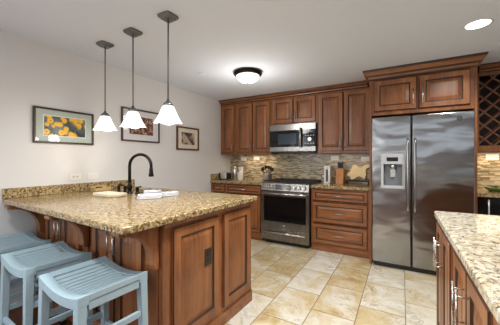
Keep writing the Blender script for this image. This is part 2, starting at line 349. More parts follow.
def strip(x0_, sgn, ya, yb):
    pts = []
    # clip the line z = sgn*(x-x0_) to the rectangle
    a = []
    for x in (LX0, LX1):
        z = LZ0+sgn*(x-x0_)
        if LZ0 <= z <= LZ1: a.append((x, z))
    for z in (LZ0, LZ1):
        x = x0_+(z-LZ0)/sgn
        if LX0 < x < LX1: a.append((x, z))
    if len(a) < 2: return
    a.sort(); p, q = a[0], a[-1]; L = math.hypot(q[0]-p[0], q[1]-p[1])
    if L < .03: return
    nx, nz = -(q[1]-p[1])/L*.0085, (q[0]-p[0])/L*.0085
    m.prism([(p[0]-nx, p[1]-nz), (q[0]-nx, q[1]-nz), (q[0]+nx, q[1]+nz), (p[0]+nx, p[1]+nz)], 1, ya, yb)
for k in range(-8, 16):
    strip(LX0-.02+k*P, 1, UF+.022-oy, UF+.036-oy); strip(LX0-.02+k*P, -1, UF+.0365-oy, UF+.05-oy)
    strip(LX0-.02+k*P, 1, UF+.24-oy, UF+.25-oy)
m.build('lattice', 'lattice_wood', t)
m = MB(); m.sweep([(3.66-ox, UF-oy), (x1-ox, UF-oy)], [(o, z-oz) for o, z in CROWN], CD); m.build('crown', ['cherry_wide', 'glaze'], t)

# ------------------------------------------------------------------ base cabinets on the back wall
BF = -.61
def base_unit(name, label, x0, x1, fronts, group=None):
    ox, oy = (x0+x1)/2, -.3
    t = thing(name, label, 'cabinet', (ox, oy, 0), 0, group)
    carcass('body', x0-ox, x1-ox, BF-oy, .10, .873, t, back=-.014-oy)
    MB().box(x0-ox, x1-ox, BF+.012-oy, BF+.05-oy, 0, .0995).build('plinth', 'cherry_wide', t, bevel=.002)
    for kind, a, c, z0, z1, hs in fronts:
        d = panel_front(kind, c-a, z1-z0, t, ((a+c)/2-ox, BF-oy, (z0+z1)/2), 0, .05, 'cherry_wide' if kind == 'drawer' else 'cherry')
        if kind == 'drawer': bar_pull(d, 0, 0, .13 if c-a > .4 else .09, False)
        else: bar_pull(d, hs*((c-a)/2-.028), (z1-z0)/2-.10, .11)
    return t
base_unit('base_cabinet', 'narrow base cabinet with one drawer over a door at the left wall', .003, .307, [('drawer', .025, .292, .722, .856, 0), ('door', .025, .292, .125, .700, 1)], 'base cabinets on the range wall')
base_unit('base_cabinet', 'wide base cabinet with one long drawer directly left of the range', .309, 1.006, [('drawer', .328, .985, .722, .856, 0), ('door', .328, .650, .125, .700, 1), ('door', .662, .985, .125, .700, -1)], 'base cabinets on the range wall')
base_unit('drawer_cabinet', 'three-drawer cherry base cabinet between the range and refrigerator', 1.782, 2.545, [('drawer', 1.806, 2.512, .708, .848, 0), ('drawer', 1.806, 2.512, .404, .684, 0), ('drawer', 1.806, 2.512, .112, .380, 0)], 'base cabinets on the range wall')
m = MB(); m.box(.003, 1.010, -.645, -.0125, .874, .914); m.box(.003, .023, -.640, -.0125, .9145, 1.02)
tag(m.build('countertop', 'granite_gold', bevel=.006), 'gold speckled granite countertop left of the range with splash on side wall', 'countertop', 'granite countertops')
m = MB(); m.box(1.778, 2.547, -.645, -.0125, .874, .914)
tag(m.build('countertop', 'granite_gold', bevel=.006), 'gold speckled granite countertop between the range and refrigerator', 'countertop', 'granite countertops')
m = MB(); m.box(3.568, 4.32, -.645, -.0125, .874, .914)
tag(m.build('countertop', 'granite_gold', bevel=.006), 'short granite countertop under the wine rack over the black appliance', 'countertop', 'granite countertops')
t = thing('dishwasher', 'black under-counter appliance with silver handle right of the refrigerator', 'dishwasher', (3.90, -.3, 0))
ox, oy = 3.90, -.3
MB().box(3.574-ox, 4.226-ox, -.58-oy, -.014-oy, .09, .872).build('body', 'black', t)
MB().box(3.576-ox, 4.224-ox, -.615-oy, -.581-oy, .11, .868).build('door', 'black_glass', t, bevel=.004)
m = MB(); m.tube([(3.675-ox, -.655-oy, .55), (3.675-ox, -.655-oy, .85)], .008)
for z in (.58, .82): m.tube([(3.675-ox, -.614-oy, z), (3.675-ox, -.655-oy, z)], .006)
m.build('handle', 'nickel', t)
MB().box(3.58-ox, 4.22-ox, -.55-oy, -.02-oy, 0, .0895).build('toe_kick', 'black', t)
t = thing('end_panel', 'cherry end panel carrying the short granite countertop beside the black appliance', 'panel', (4.27, -.3, 0))
MB().box(-.04, .04, -.31, .286, 0, .873).build('panel', 'cherry', t, bevel=.002)

# ------------------------------------------------------------------ range
t = thing('range', 'stainless steel slide-in range with black oven window and front knobs', 'range', (1.394, -.35, 0))
ox, oy = 1.394, -.35; x0, x1 = 1.016, 1.772
MB().box(x0-ox, x1-ox, -.628-oy, -.03-oy, .06, .895).build('body', 'black', t)
MB().box(x0+.04-ox, x1-.04-ox, -.60-oy, -.05-oy, 0, .0595).build('base', 'black', t)
def hframe(m, xa, xb, za, zb, ha, hb, hc, hd, y0, y1):     # slab with rectangular hole
    m.box(xa, ha, y0, y1, za, zb); m.box(hb, xb, y0, y1, za, zb); m.box(ha, hb, y0, y1, za, hc); m.box(ha, hb, y0, y1, hd, zb)
xa, xb = x0+.004-ox, x1-.004-ox
m = MB(); hframe(m, xa, xb, .245, .80, xa+.045, xb-.045, .345, .725, -.672-oy, -.629-oy); od = m.build('oven_door', 'steel', t)
MB().box(xa+.0455, xb-.0455, -.668-oy, -.632-oy, .3455, .7245).build('oven_window', 'black_glass', od)
m = MB(); m.tube([(xa+.03, -.715-oy, .765), (xb-.03, -.715-oy, .765)], .012)
for x in (xa+.06, xb-.06): m.tube([(x, -.671-oy, .765), (x, -.715-oy, .765)], .009)
m.build('oven_handle', 'nickel', od)
m = MB(); m.lathe([(.017, 0), (.017, .004)], n=20); e = m.build('emblem', 'grey_plastic', od, (0, -.672-oy, .295), (PI/2, 0, 0))
m = MB()
for q in range(2): m.tube([(.011*math.cos(a*.5)*(1-.55*q), .011*math.sin(a*.5)*(1-.55*q), .0045) for a in range(13)], .0011, 6)
m.build('script', 'dark_grey', e)
dr = MB().box(xa, xb, -.668-oy, -.629-oy, .065, .238).build('storage_drawer', 'steel', t, bevel=.004)
m = MB(); m.tube([(xa+.05, -.700-oy, .185), (xb-.05, -.700-oy, .185)], .012)
for x in (xa+.08, xb-.08): m.tube([(x, -.667-oy, .185), (x, -.700-oy, .185)], .009)
m.build('drawer_handle', 'nickel', dr)
m = MB(); m.prism([(-.629-oy, .805), (-.682-oy, .808), (-.660-oy, .915), (-.629-oy, .935)], 0, xa, xb); cp = m.build('control_panel', 'steel', t, bevel=.002)
tilt = math.atan2(.022, .107)
def on_panel(x, s): return (x, -.682-oy+.022*s, .808+.107*s)
m = MB(); m.box(-.125, .125, -.004, 0, -.036, .036); m.build('display', 'display', cp, (xa+.36, -.6715-oy, .862), (-tilt, 0, 0))
for x in (.055, .125, .195, .545, .615, .685):
    m = MB(); m.lathe([(.024, 0), (.024, .006), (.019, .009), (.018, .03), (.015, .034)], n=18); k = m.build('knob', ['nickel'], cp, on_panel(xa+x, .5), (PI/2-tilt, 0, 0))
    MB().box(-.003, .003, -.017, .017, .0335, .038).build('pointer', 'black', k)
m = MB(); m.box(x0-ox, x1-ox, -.628-oy, -.03-oy, .8955, .921); m.box(x0-ox, x1-ox, -.06-oy, -.03-oy, .9215, .95); m.build('cooktop', 'black', t, bevel=.003)
for gx in (-.25, 0, .25):
    m = MB(); z = .952
    for yy in (-.58, -.46, -.34, -.22, -.10): m.box(gx-.115, gx+.115, yy-.006-oy, yy+.006-oy, z-.014, z)
    for xx in (-.115, 0, .115): m.box(gx+xx-.006, gx+xx+.006, -.59-oy, -.09-oy, z-.016, z-.002)
    for xx in (-.11, .11):
        for yy in (-.58, -.10): m.box(gx+xx-.006, gx+xx+.006, yy-.006-oy, yy+.006-oy, .9215, z-.014)
    m.build('grate', 'black_iron', t)
    for yy in (-.46, -.22):
        MB().lathe([(.045, 0), (.045, .008), (.03, .010), (.03, .014)], (gx, yy-oy, .9212), 16).build('burner', 'black_iron', t)

# ------------------------------------------------------------------ microwave
t = thing('microwave', 'stainless over-the-range microwave with black glass door and round dial', 'microwave', (1.411, -.2, 1.385))
ox, oy, oz = 1.411, -.2, 1.385; x0, x1 = 1.036, 1.786; a, b = x0-ox, x1-ox
MB().box(a, b, -.37-oy, -.014-oy, .005, .438).build('body', 'dark_grey', t)
MB().box(a, b, -.402-oy, -.3705-oy, .34, .438).build('vent_panel', 'steel', t, bevel=.004)
MB().box(a, b, -.402-oy, -.3705-oy, .012, .085).build('lower_trim', 'steel', t, bevel=.004)
MB().box(a+.05, b-.05, -.33-oy, -.08-oy, -.008, .0045).build('underside_filter', 'black', t)
d = MB().box(a, b-.205, -.398-oy, -.3705-oy, .0855, .3395).build('door', 'black_glass', t)
m = MB(); m.box(a+.14, b-.30, -.4000-oy, -.3985-oy, .125, .29); m.build('door_window', 'display', d)
m = MB(); m.tube([(b-.225, -.438-oy, .075), (b-.225, -.438-oy, .375)], .013)
for z in (.1, .35): m.tube([(b-.225, -.40-oy, z), (b-.225, -.438-oy, z)], .009)
m.build('handle', 'nickel', d)
cp = MB().box(b-.2045, b, -.398-oy, -.3705-oy, .0855, .3395).build('control_panel', 'black_glass', t)
MB().lathe([(.032, 0), (.032, .012), (.027, .016)], n=20).build('dial', 'nickel', cp, (b-.09, -.398-oy, .19), (PI/2, 0, 0))
for i in range(4):
    for z in (.13, .25): MB().box(b-.165+i*.04, b-.145+i*.04, -.3995-oy, -.3982-oy, z-.007, z+.007).build('button', 'grey_plastic', cp)
MB().box(b-.16, b-.03, -.3995-oy, -.3982-oy, .295, .322).build('clock_display', 'display', cp)

# ------------------------------------------------------------------ refrigerator
t = thing('refrigerator', 'large stainless side-by-side refrigerator with ice and water dispenser', 'refrigerator', (3.058, -.4, 0))
ox, oy = 3.058, -.4
MB().box(2.582-ox, 3.535-ox, -.722-oy, -.03-oy, .03, 1.755).build('body', 'dark_grey', t)
MB().box(2.60-ox, 3.52-ox, -.755-oy, -.7225-oy, .0, .058).build('grille', 'black', t)
def slab_hole(xs, zs, y0, y1, hole):
    m = MB(); bm = m.bm; V = {}
    for yi, y in ((0, y0), (1, y1)):
        for i, x in enumerate(xs):
            for j, z in enumerate(zs): V[yi, i, j] = bm.verts.new((x, y, z))
    nx, nz = len(xs)-1, len(zs)-1
    for i in range(nx):
        for j in range(nz):
            if (i, j) == hole: continue
            for yi in (0, 1): bm.faces.new([V[yi, i, j], V[yi, i+1, j], V[yi, i+1, j+1], V[yi, i, j+1]])
            for di, dj, e in ((-1, 0, ((i, j), (i, j+1))), (1, 0, ((i+1, j), (i+1, j+1))), (0, -1, ((i, j), (i+1, j))), (0, 1, ((i, j+1), (i+1, j+1)))):
                ii, jj = i+di, j+dj
                if not (0 <= ii < nx and 0 <= jj < nz) or (ii, jj) == hole:
                    bm.faces.new([V[0, e[0][0], e[0][1]], V[0, e[1][0], e[1][1]], V[1, e[1][0], e[1][1]], V[1, e[0][0], e[0][1]]])
    return m
DX0, DX1, DZ0, DZ1 = 2.692-ox, 2.908-ox, .945, 1.325
fd = slab_hole([2.582-ox, DX0, DX1, 2.977-ox], [.062, DZ0, DZ1, 1.768], -.803-oy, -.7225-oy, (1, 1)).build('freezer_door', 'steel_fridge', t, bevel=.008, seg=3)
rd = MB().box(2.993-ox, 3.535-ox, -.803-oy, -.7225-oy, .062, 1.768).build('refrigerator_door', 'steel_fridge', t, bevel=.008, seg=3)
for par, x in ((fd, 2.948), (rd, 3.016)):
    m = MB(); pts = [(x-ox, -.803-oy, 1.50), (x-ox, -.835-oy, 1.495), (x-ox, -.850-oy, 1.46)]+[(x-ox, -.852-.012*math.sin(PI*k/8)-oy, 1.44-k*(1.44-.74)/8) for k in range(9)]+[(x-ox, -.850-oy, .715), (x-ox, -.835-oy, .685), (x-ox, -.803-oy, .68)]
    m.tube(pts, .0135, 12); m.build('handle', 'steel_handle', par)
dp = thing('dispenser', '', '', (0, 0, 0)); del dp['label'], dp['category']; bpy.data.objects.remove(dp)
m = MB(); hframe(m, DX0-.014, DX1+.014, DZ0-.012, DZ1+.012, DX0+.012, DX1-.012, DZ0+.025, DZ1-.108, -.812-oy, -.8035-oy); dsp = m.build('dispenser', 'grey_plastic', fd)
MB().box(DX0+.045, DX1-.055, -.8145-oy, -.8125-oy, DZ1-.075, DZ1-.03).build('display', 'black_glass', dsp)
m = MB(); m.box(DX0+.002, DX1-.002, -.74-oy, -.725-oy, DZ0+.002, DZ1-.002)
for a, b in ((DX0+.002, DX0+.012), (DX1-.012, DX1-.002)): m.box(a, b, -.803-oy, -.7405-oy, DZ0+.002, DZ1-.002)
m.box(DX0+.0125, DX1-.0125, -.803-oy, -.7405-oy, DZ1-.11, DZ1-.1); m.box(DX0+.0125, DX1-.0125, -.803-oy, -.7405-oy, DZ0+.002, DZ0+.02); m.build('recess', 'mid_grey', dsp)
m = MB(); m.lathe([(.03, 0), (.034, -.03), (.022, -.055)], ((DX0+DX1)/2, -.772-oy, DZ1-.112), 16); m.box((DX0+DX1)/2-.025, (DX0+DX1)/2+.025, -.765-oy, -.755-oy, DZ0+.12, DZ1-.16); m.build('paddle', 'nickel', dsp)
MB().box(DX0-.002, DX1+.002, -.835-oy, -.8125-oy, DZ0-.01, DZ0+.018).build('drip_tray', 'grey_plastic', dsp, bevel=.004)
m = MB(); m.lathe([(.024, 0), (.024, .004), (.022, .005)], n=20); e = m.build('emblem', 'black', rd, (3.412-ox, -.803-oy, 1.700), (PI/2, 0, 0))
m = MB(); m.tube([(.013*math.cos(a*PI/10), .013*math.sin(a*PI/10), .0055) for a in range(21)], .001, 6); m.tube([(-.006, .004, .0055), (-.002, -.005, .0055), (.002, .004, .0055), (.006, -.004, .0055)], .0008, 6); m.build('script', 'grey_plastic', e)

# ------------------------------------------------------------------ peninsula  (own frame, slightly turned)
PO = (0.004, -2.128, 0); PR = math.radians(-1.3)
t = thing('peninsula_cabinet', 'cherry peninsula base with corbels on the stool side and panelled end', 'cabinet', PO, PR)
PX, PF, PB, PZ = 1.705, -1.025, -.03, .897
m = MB(); m.box(.03, PX, PF, PF+.02, .10, PZ-.001); m.box(.03, PX, PB-.02, PB, .10, PZ-.001); m.box(PX-.02, PX, PF+.0201, PB-.0201, .10, PZ-.001); m.box(.03, .05, PF+.0201, PB-.0201, .10, PZ-.001); m.box(.0501, PX-.0201, PF+.0201, PB-.0201, .10, .118); m.build('body', 'cherry', t, bevel=.002)
m = MB(); m.sweep([(.04, PF+.005), (PX-.005, PF+.005), (PX-.005, PB)], [(-.02, 0), (.016, 0), (.016, .085), (.008, .1), (.003, .112), (-.02, .112)]); m.build('plinth', 'cherry_wide', t)
# corner post at the near end
for yy in (PF+.012,):
    m = MB(); m.box(PX-.03, PX+.006, PF-.008, PF+.045, .113, PZ-.002); m.build('corner_post', 'cherry', t, bevel=.006, seg=3)
for y0, y1 in ((PF+.062, -.52), (-.462, PB-.045)):
    panel_front('end_panel', y1-y0, .715, t, (PX, (y0+y1)/2, .495), PI/2, .06)
m = MB(); m.sweep([(PX-.002, PF), (PX-.002, PB)], [(0, .862), (.012, .866), (.018, .88), (.02, .896), (0, .896)]); m.build('top_moulding', 'cherry_wide', t)
for a, b, hs in ((.24, .52, 1), (.53, .81, -1), (.98, 1.255, 1), (1.265, 1.54, -1)):
    d = panel_front('door', b-a, .70, t, ((a+b)/2, PF, .49), 0, .055); bar_pull(d, hs*((b-a)/2-.026), .22, .16)
for x in (.185, .895, 1.655):
    m = MB(); m.box(x-.05, x+.019, PF-.012, PF-.0005, .113, PZ-.002); m.build('pilaster', 'cherry', t, bevel=.002)
    poly = [(PF-.0125, PZ-.002), (PF-.262, PZ-.002), (PF-.262, PZ-.020), (PF-.248, PZ-.026)]
    for k in range(11):
        q = k/10*PI/2; poly.append((PF-.050-.190*(1-math.sin(q)), PZ-.030-.180*(1-math.cos(q))))
    poly += [(PF-.052, PZ-.235), (PF-.046, PZ-.252), (PF-.034, PZ-.262), (PF-.0125, PZ-.264)]
    m = MB(); m.prism(poly, 0, x-.035, x+.035); m.build('corbel', 'cherry', t, bevel=.003)
# countertop with sink cut-out; front edge opens slightly toward the free end
SX0, SX1, SY0, SY1 = .36, .86, -.40, -.09
m = MB(); bm = m.bm; xs = [0, SX0, SX1, 1.757]; V = {}
def fy(x): return -1.262-.040*x/1.757
for zi, z in ((0, .898), (1, .938)):
    for i, x in enumerate(xs):
        for j in range(4): V[zi, i, j] = bm.verts.new((x, (fy(x), SY0, SY1, 0)[j], z))
for i in range(3):
    for j in range(3):
        if (i, j) == (1, 1): continue
        for zi in (0, 1): bm.faces.new([V[zi, i, j], V[zi, i+1, j], V[zi, i+1, j+1], V[zi, i, j+1]])
for a, b in (((0, 0), (1, 0)), ((1, 0), (2, 0)), ((2, 0), (3, 0)), ((3, 0), (3, 1)), ((3, 1), (3, 2)), ((3, 2), (3, 3)), ((0, 3), (1, 3)), ((1, 3), (2, 3)), ((2, 3), (3, 3)), ((0, 0), (0, 1)), ((0, 1), (0, 2)), ((0, 2), (0, 3)), ((1, 1), (2, 1)), ((2, 1), (2, 2)), ((2, 2), (1, 2)), ((1, 2), (1, 1))):
    bm.faces.new([V[0, *a], V[0, *b], V[1, *b], V[1, *a]])
ce = [e for e in bm.edges if all(abs(v.co.x-1.757) < 1e-4 and v.co.y < -1.2 for v in e.verts)]
bmesh.ops.bevel(bm, geom=ce, offset=.03, segments=4, affect='EDGES', profile=.5)
ct = m.build('countertop', 'granite_gold', None, PO, (0, 0, PR), bevel=.008, seg=3)
tag(ct, 'large gold speckled granite top of the peninsula with sink and faucet', 'countertop', 'granite countertops')
m = MB(); m.box(.003, .023, -3.395, -2.15, .9385, 1.025)
tag(m.build('granite_backsplash', 'granite_gold', bevel=.003), 'low granite splash strip along the left wall behind the peninsula', 'backsplash')
t = thing('sink', 'undermount steel sink set in the peninsula countertop behind the towels', 'sink', PO, PR)
m = MB(); w_ = .004
m.box(SX0-.012, SX1+.012, SY0-.012, SY0, .74, .8975); m.box(SX0-.012, SX1+.012, SY1, SY1+.012, .74, .8975); m.box(SX0-.012, SX0, SY0, SY1, .74, .8975); m.box(SX1, SX1+.012, SY0, SY1, .74, .8975); m.box(SX0-.012, SX1+.012, SY0-.012, SY1+.012, .735, .7398)
m.build('basin', 'steel', t); MB().lathe([(.04, 0), (.04, .004), (.02, .002)], ((SX0+SX1)/2, (SY0+SY1)/2, .74), 16).build('drain', 'nickel', t)
# faucet set
FX, FYY, FZ = .585, -2.622, .938
t = thing('faucet', 'tall oil-rubbed bronze gooseneck faucet with pull-down head on the peninsula', 'faucet', (FX, FYY, FZ))
MB().lathe([(.030, 0), (.030, .008), (.022, .014), (.019, .03), (.024, .05), (.024, .075), (.016, .09), (.0135, .11)], n=20).build('base', 'bronze', t)
ang = math.radians(22); R = .112; dx, dy = math.cos(ang), math.sin(ang); ZT = .268
pts = [(0, 0, .10), (0, 0, ZT*.7), (0, 0, ZT)]+[(dx*(R-R*math.cos(a)), dy*(R-R*math.cos(a)), ZT+R*math.sin(a)) for a in [PI*k/12 for k in range(1, 13)]]
pts += [(dx*2*R, dy*2*R, ZT-.015)]
MB().tube(pts, .0145, 12).build('spout', 'bronze', t)
MB().lathe([(.0145, 0), (.0175, -.02), (.0185, -.05), (.024, -.075), (.024, -.088), (.018, -.09)], (dx*2*R, dy*2*R, ZT-.012), 16).build('spray_head', 'bronze', t)
for hx, lx in ((-.10, -1), (.105, 1)):
    hp = (hx-.01*lx, .015, 0)
    m = MB(); m.lathe([(.024, 0), (.024, .006), (.016, .012), (.014, .03), (.018, .045), (.016, .06), (.01, .068)], hp, 16); hnd = m.build('handle', 'bronze', t)
    m = MB(); m.tube([(hp[0], hp[1], .062), (hp[0]+lx*.03, hp[1], .07), (hp[0]+lx*.065, hp[1]-.01, .072)], [.006, .006, .008], 8); m.build('lever', 'bronze', hnd)
tp = (FX-.215, FYY+.03, FZ)
t = thing('soap_dispenser', 'small bronze soap dispenser left of the tall gooseneck faucet', 'soap dispenser', tp)
MB().lathe([(.020, 0), (.020, .006), (.014, .012), (.013, .045), (.016, .055), (.009, .066)], n=16).build('body', 'bronze', t)
MB().tube([(0, 0, .06), (0, 0, .078), (.02, 0, .082), (.05, -.005, .08), (.062, -.006, .07)], .006, 8).build('nozzle', 'bronze', t)

# ------------------------------------------------------------------ island at right
t = thing('island_cabinet', 'cherry kitchen island base with tall bar pulls at the right edge', 'cabinet', (3.55, -2.75, 0))
ox, oy = 3.55, -2.75
IX0, IX1, IY0, IY1 = 3.112, 4.02, -3.385, -2.075
MB().box(IX0-ox, IX1-ox, IY0-oy, IY1-oy, .10, .873).build('body', 'cherry', t, bevel=.002)
MB().box(IX0+.04-ox, IX1-.04-ox, IY0+.04-oy, IY1-.02-oy, 0, .0995).build('plinth', 'cherry_wide', t)
for yc, w_, hs in ((-2.228, .275, 1), (-2.512, .275, -1), (-2.890, .275, 1), (-3.175, .275, -1)):
    d = panel_front('door', w_, .72, t, (IX0-ox, yc-oy, .49), -PI/2, .055)
    bar_pull(d, hs*(w_/2-.033), .22, .175, out=.034, r=.0048)
MB().box(IX0-.012-ox, IX0-.0005-ox, IY0-oy, -3.318-oy, .105, .871).build('pilaster', 'cherry', t, bevel=.003)
panel_front('end_panel', IX1-IX0-.1, .72, t, ((IX0+IX1)/2-ox, IY0-oy, .49), 0, .06)
m = MB(); m.box(3.082, 4.06, -3.440, -2.046, .874, .914); ob = m.build('countertop', 'granite_pale', bevel=.008, seg=3)
tag(ob, 'pale cream and grey granite top of the island at the right edge', 'countertop', 'granite countertops')

# ------------------------------------------------------------------ stools
def make_stool():
    t = thing('bar_stool', 'pale blue saddle stool nearest the camera at the peninsula corner', 'stool', (0, 0, 0), 0, 'blue saddle stools along the peninsula')
    W, D, HT, DIP = .440, .36, .640, .034
    def top(x): return HT-DIP*(1-(2*x/W)**2)
    def strip_x(m, xa, xb, ya, yb, th, drop=0, n=14):
        rings = []
        for k in range(n+1):
            x = xa+(xb-xa)*k/n; z = top(x)-drop
            rings.append([(x, ya, z-th), (x, yb, z-th), (x, yb, z), (x, ya, z)])
        m.loft(rings, smooth=False)
    m = MB(); strip_x(m, -W/2, W/2, -D/2, -D/2+.05, .048); strip_x(m, -W/2, W/2, D/2-.05, D/2, .048)
    strip_x(m, -W/2, -W/2+.045, -D/2+.05, D/2-.05, .03, 0, 2); strip_x(m, W/2-.045, W/2, -D/2+.05, D/2-.05, .03, 0, 2)
    m.box(-W/2+.004, -W/2+.028, -D/2+.05, D/2-.05, HT-.075, HT-.032); m.box(W/2-.028, W/2-.004, -D/2+.05, D/2-.05, HT-.075, HT-.032)
    m.build('seat_frame', 'stool_paint', t, bevel=.002)
    n = 9; m = MB(); x0 = -W/2+.052; pw = (W-.104)/n
    for k in range(n): strip_x(m, x0+k*pw, x0+(k+1)*pw-.007, -D/2+.05, D/2-.05, .018, .004, 2)
    m.build('seat_slats', 'stool_paint', t)
    for sx in (-1, 1):
        for sy in (-1, 1):
            tx, ty = sx*(W/2-.024), sy*(D/2-.021); bx_, by_ = sx*(W/2-.010), sy*(D/2-.008)
            rings = []
            for q in (0, .5, 1):
                x, y, z = bx_+(tx-bx_)*q, by_+(ty-by_)*q, .03+(HT-.045-.03)*q; a, b = .017+.006*q, .016+.004*q
                rings.append([(x-a, y-b, z), (x+a, y-b, z), (x+a, y+b, z), (x-a, y+b, z)])
            m = MB(); m.loft(rings, smooth=False); lg = m.build('leg', 'stool_paint', t, bevel=.002)
            MB().box(bx_-.019, bx_+.019, by_-.018, by_+.018, 0, .0298).build('foot_cap', 'black', lg)
    for sy in (-1, 1): MB().box(-W/2+.022, W/2-.022, sy*(D/2-.012)-.010, sy*(D/2-.012)+.010, .20, .235).build('stretcher', 'stool_paint', t, bevel=.002)
    for sx in (-1, 1):
        for z in (.26, .40): MB().box(sx*(W/2-.014)-.010, sx*(W/2-.014)+.010, -D/2+.025, D/2-.025, z, z+.032).build('stretcher', 'stool_paint', t, bevel=.002)
    return t
st = make_stool(); ra = math.radians(-3.2)
spots = [((1.418, -3.435), None), ((.822, -3.410), 'pale blue saddle stool standing between the other two stools'), ((.250, -3.408), 'pale blue saddle stool closest to the left wall, cut by the photo edge')]
for i, ((x, y), lb) in enumerate(spots):
    o = st if i == 0 else copy_tree(st)
    o.location = (x, y, 0); o.rotation_euler = (0, 0, ra)
    if lb: o['label'] = lb

# ------------------------------------------------------------------ pendants and ceiling lights
def sq_ring(hw, z, sq, dip=0, n=40):
    r = []
    for k in range(n):
        a = 2*PI*k/n; c, s = math.cos(a), math.sin(a)
        p = 2+sq*5; q = (abs(c)**p+abs(s)**p)**(-1/p)
        d = dip*(abs(math.sin(2*a))**2)
        r.append((hw*q*c, hw*q*s, z-d))
    return r
def make_pendant():
    t = thing('pendant_lamp', '', 'pendant lamp', (0, 0, 0), 0, 'white glass pendants over the peninsula')
    m = MB(); m.loft([sq_ring(.040, -.030, 1), sq_ring(.045, -.026, 1), sq_ring(.060, -.014, 1), sq_ring(.060, -.001, 1)], smooth=False); m.build('canopy', 'gunmetal', t)
    MB().tube([(0, 0, -.028), (0, 0, -.640)], .0055, 10).build('stem', 'gunmetal', t)
    MB().lathe([(.010, -.625), (.012, -.640), (.026, -.648), (.036, -.662), (.038, -.674), (.034, -.676)], n=24).build('cap', 'gunmetal', t)
    prof = [(.034, -.672, 0, 0), (.045, -.690, .05, 0), (.051, -.712, .14, 0), (.057, -.735, .28, 0), (.065, -.760, .45, .001), (.076, -.784, .62, .004), (.084, -.796, .72, .009)]
    rings = [sq_ring(a, z, s, d) for a, z, s, d in prof]; inner = [sq_ring(a-.004, z+.001, s, d) for a, z, s, d in prof[::-1]]
    m = MB(); m.loft(rings+inner, cap0=False, cap1=False); m.build('shade', 'opal_glass', t)
    MB().lathe([(.004, -.69), (.012, -.70), (.022, -.725), (.026, -.745), (.020, -.765), (.004, -.774)], n=14).build('bulb', 'bowl_glass', t)
    return t
pd = make_pendant()
for i, ((x, y), lb) in enumerate((((.499, -2.815), 'white square-flared pendant nearest the left wall, beside the flower picture'), ((.932, -2.838), 'middle white square-flared pendant, in front of the largest white-matted picture'), ((1.37, -2.86), 'white square-flared pendant farthest from the left wall, hanging nearest the camera'))):
    o = pd if i == 0 else copy_tree(pd)
    o.location = (x, y, H); o['label'] = lb
    point('pendant_bulb_light', (x, y, H-.85), 2.6, (1, .91, .80), .05)
t = thing('ceiling_lamp', 'round flush ceiling lamp with bronze rim and frosted glass bowl', 'ceiling lamp', (1.252, -1.478, H))
MB().lathe([(.165, -.001), (.176, -.012), (.178, -.026), (.160, -.046), (.142, -.052), (.120, -.046)], n=40).build('rim', 'bronze', t)
MB().lathe([(.142, -.047), (.138, -.070), (.118, -.098), (.085, -.120), (.045, -.132), (.008, -.136)], n=36).build('glass_bowl', 'bowl_glass', t)
MB().lathe([(.006, -.134), (.013, -.140), (.011, -.150), (.004, -.158)], n=14).build('finial', 'gunmetal', t)
point('ceiling_lamp_light', (1.252, -1.478, H-.44), 8, (1, .94, .87), .13)
def downlight(label, x, y, power):
    t = thing('recessed_light', label, 'recessed light', (x, y, H), 0, 'recessed ceiling downlights')
    m = MB(); m.lathe([(.078, -.0005), (.092, -.0005), (.092, -.004), (.078, -.006)], n=36, cap0=False, cap1=False); m.build('trim_ring', 'trim_white', t)
    MB().lathe([(.078, -.001), (.078, -.003)], n=36).build('lens', 'can_light', t)
    l = bpy.data.lights.new('downlight', 'AREA'); l.shape = 'DISK'; l.size = .15; l.energy = power; l.spread = math.radians(150); l.color = (1, .975, .945)
    o = bpy.data.objects.new('downlight', l); C.objects.link(o); o.location = (x, y, H-.008)
downlight('round recessed ceiling downlight glowing near the upper right corner', 3.412, -1.553, 11)
downlight('added unseen recessed downlight in front of the row of blue stools', 1.5, -4.12, 11)  # added lamp out of view, lights the stool seats from above
downlight('added unseen recessed downlight above the aisle between peninsula and island', 2.3, -2.9, 22)  # added lamp above the view, puts the stool side under overhang shade
downlight('added unseen recessed downlight behind the camera over the island end', 3.6, -4.6, 10)  # added fill lamp, unseen behind the camera
downlight('added unseen recessed downlight at the far dining end of the ceiling', 2.2, -6.0, 16)  # added unseen lamp, brightens the rear wall mirrored in the refrigerator
m = MB(); m.lathe([(.045, -.001), (.045, -.006), (.038, -.009)], n=24); tag(m.build('ceiling_plate', 'ceiling', loc=(.72, -1.72, H)), 'small round flat cover plate on the ceiling beyond the pendants', 'cover plate')

# ------------------------------------------------------------------ framed pictures on the left wall (facing +x)
def picture(label, y0, y1, z0, z1, fw, mats, matw, prm, fmat):
    yc, zc = (y0+y1)/2, (z0+z1)/2; w_, h_ = y1-y0, z1-z0
    t = thing('framed_picture', label, 'picture', (0.001, yc, z0), 0, 'framed pictures on the left wall')
    def ring(m, a, b, za, zb, wd, x0_, x1_):
        m.box(x0_, x1_, a, a+wd, za, zb); m.box(x0_, x1_, b-wd, b, za, zb); m.box(x0_, x1_, a+wd, b-wd, za, za+wd); m.box(x0_, x1_, a+wd, b-wd, zb-wd, zb)
    m = MB(); ring(m, -w_/2, w_/2, 0, h_, fw, 0, .024); m.build('frame', fmat, t, bevel=.003)
    m = MB(); m.box(.002, .010, -w_/2+fw, w_/2-fw, fw, h_-fw); m.build('mat', mats, t)
    bw, bb = matw
    m = MB(); m.box(.0102, .0112, -w_/2+bw-.008, w_/2-bw+.008, bb-.008, h_-bb+.008); m.build('mat_bevel', 'trim_white', t)
    m = MB(); m.box(-.0008, .0008, -w_/2+bw, w_/2-bw, -(h_/2-bb), h_/2-bb); m.build('print', prm, t, (.0125, 0, h_/2))
    m = MB(); m.box(.0165, .0185, -w_/2+fw, w_/2-fw, fw, h_-fw); m.build('glass', 'pane', t)
picture('wide framed print of yellow flowers with sage mat nearest the camera', -3.185, -2.650, 1.423, 1.755, .018, 'mat_sage', (.085, .075), 'print_flowers', 'frame_dark')
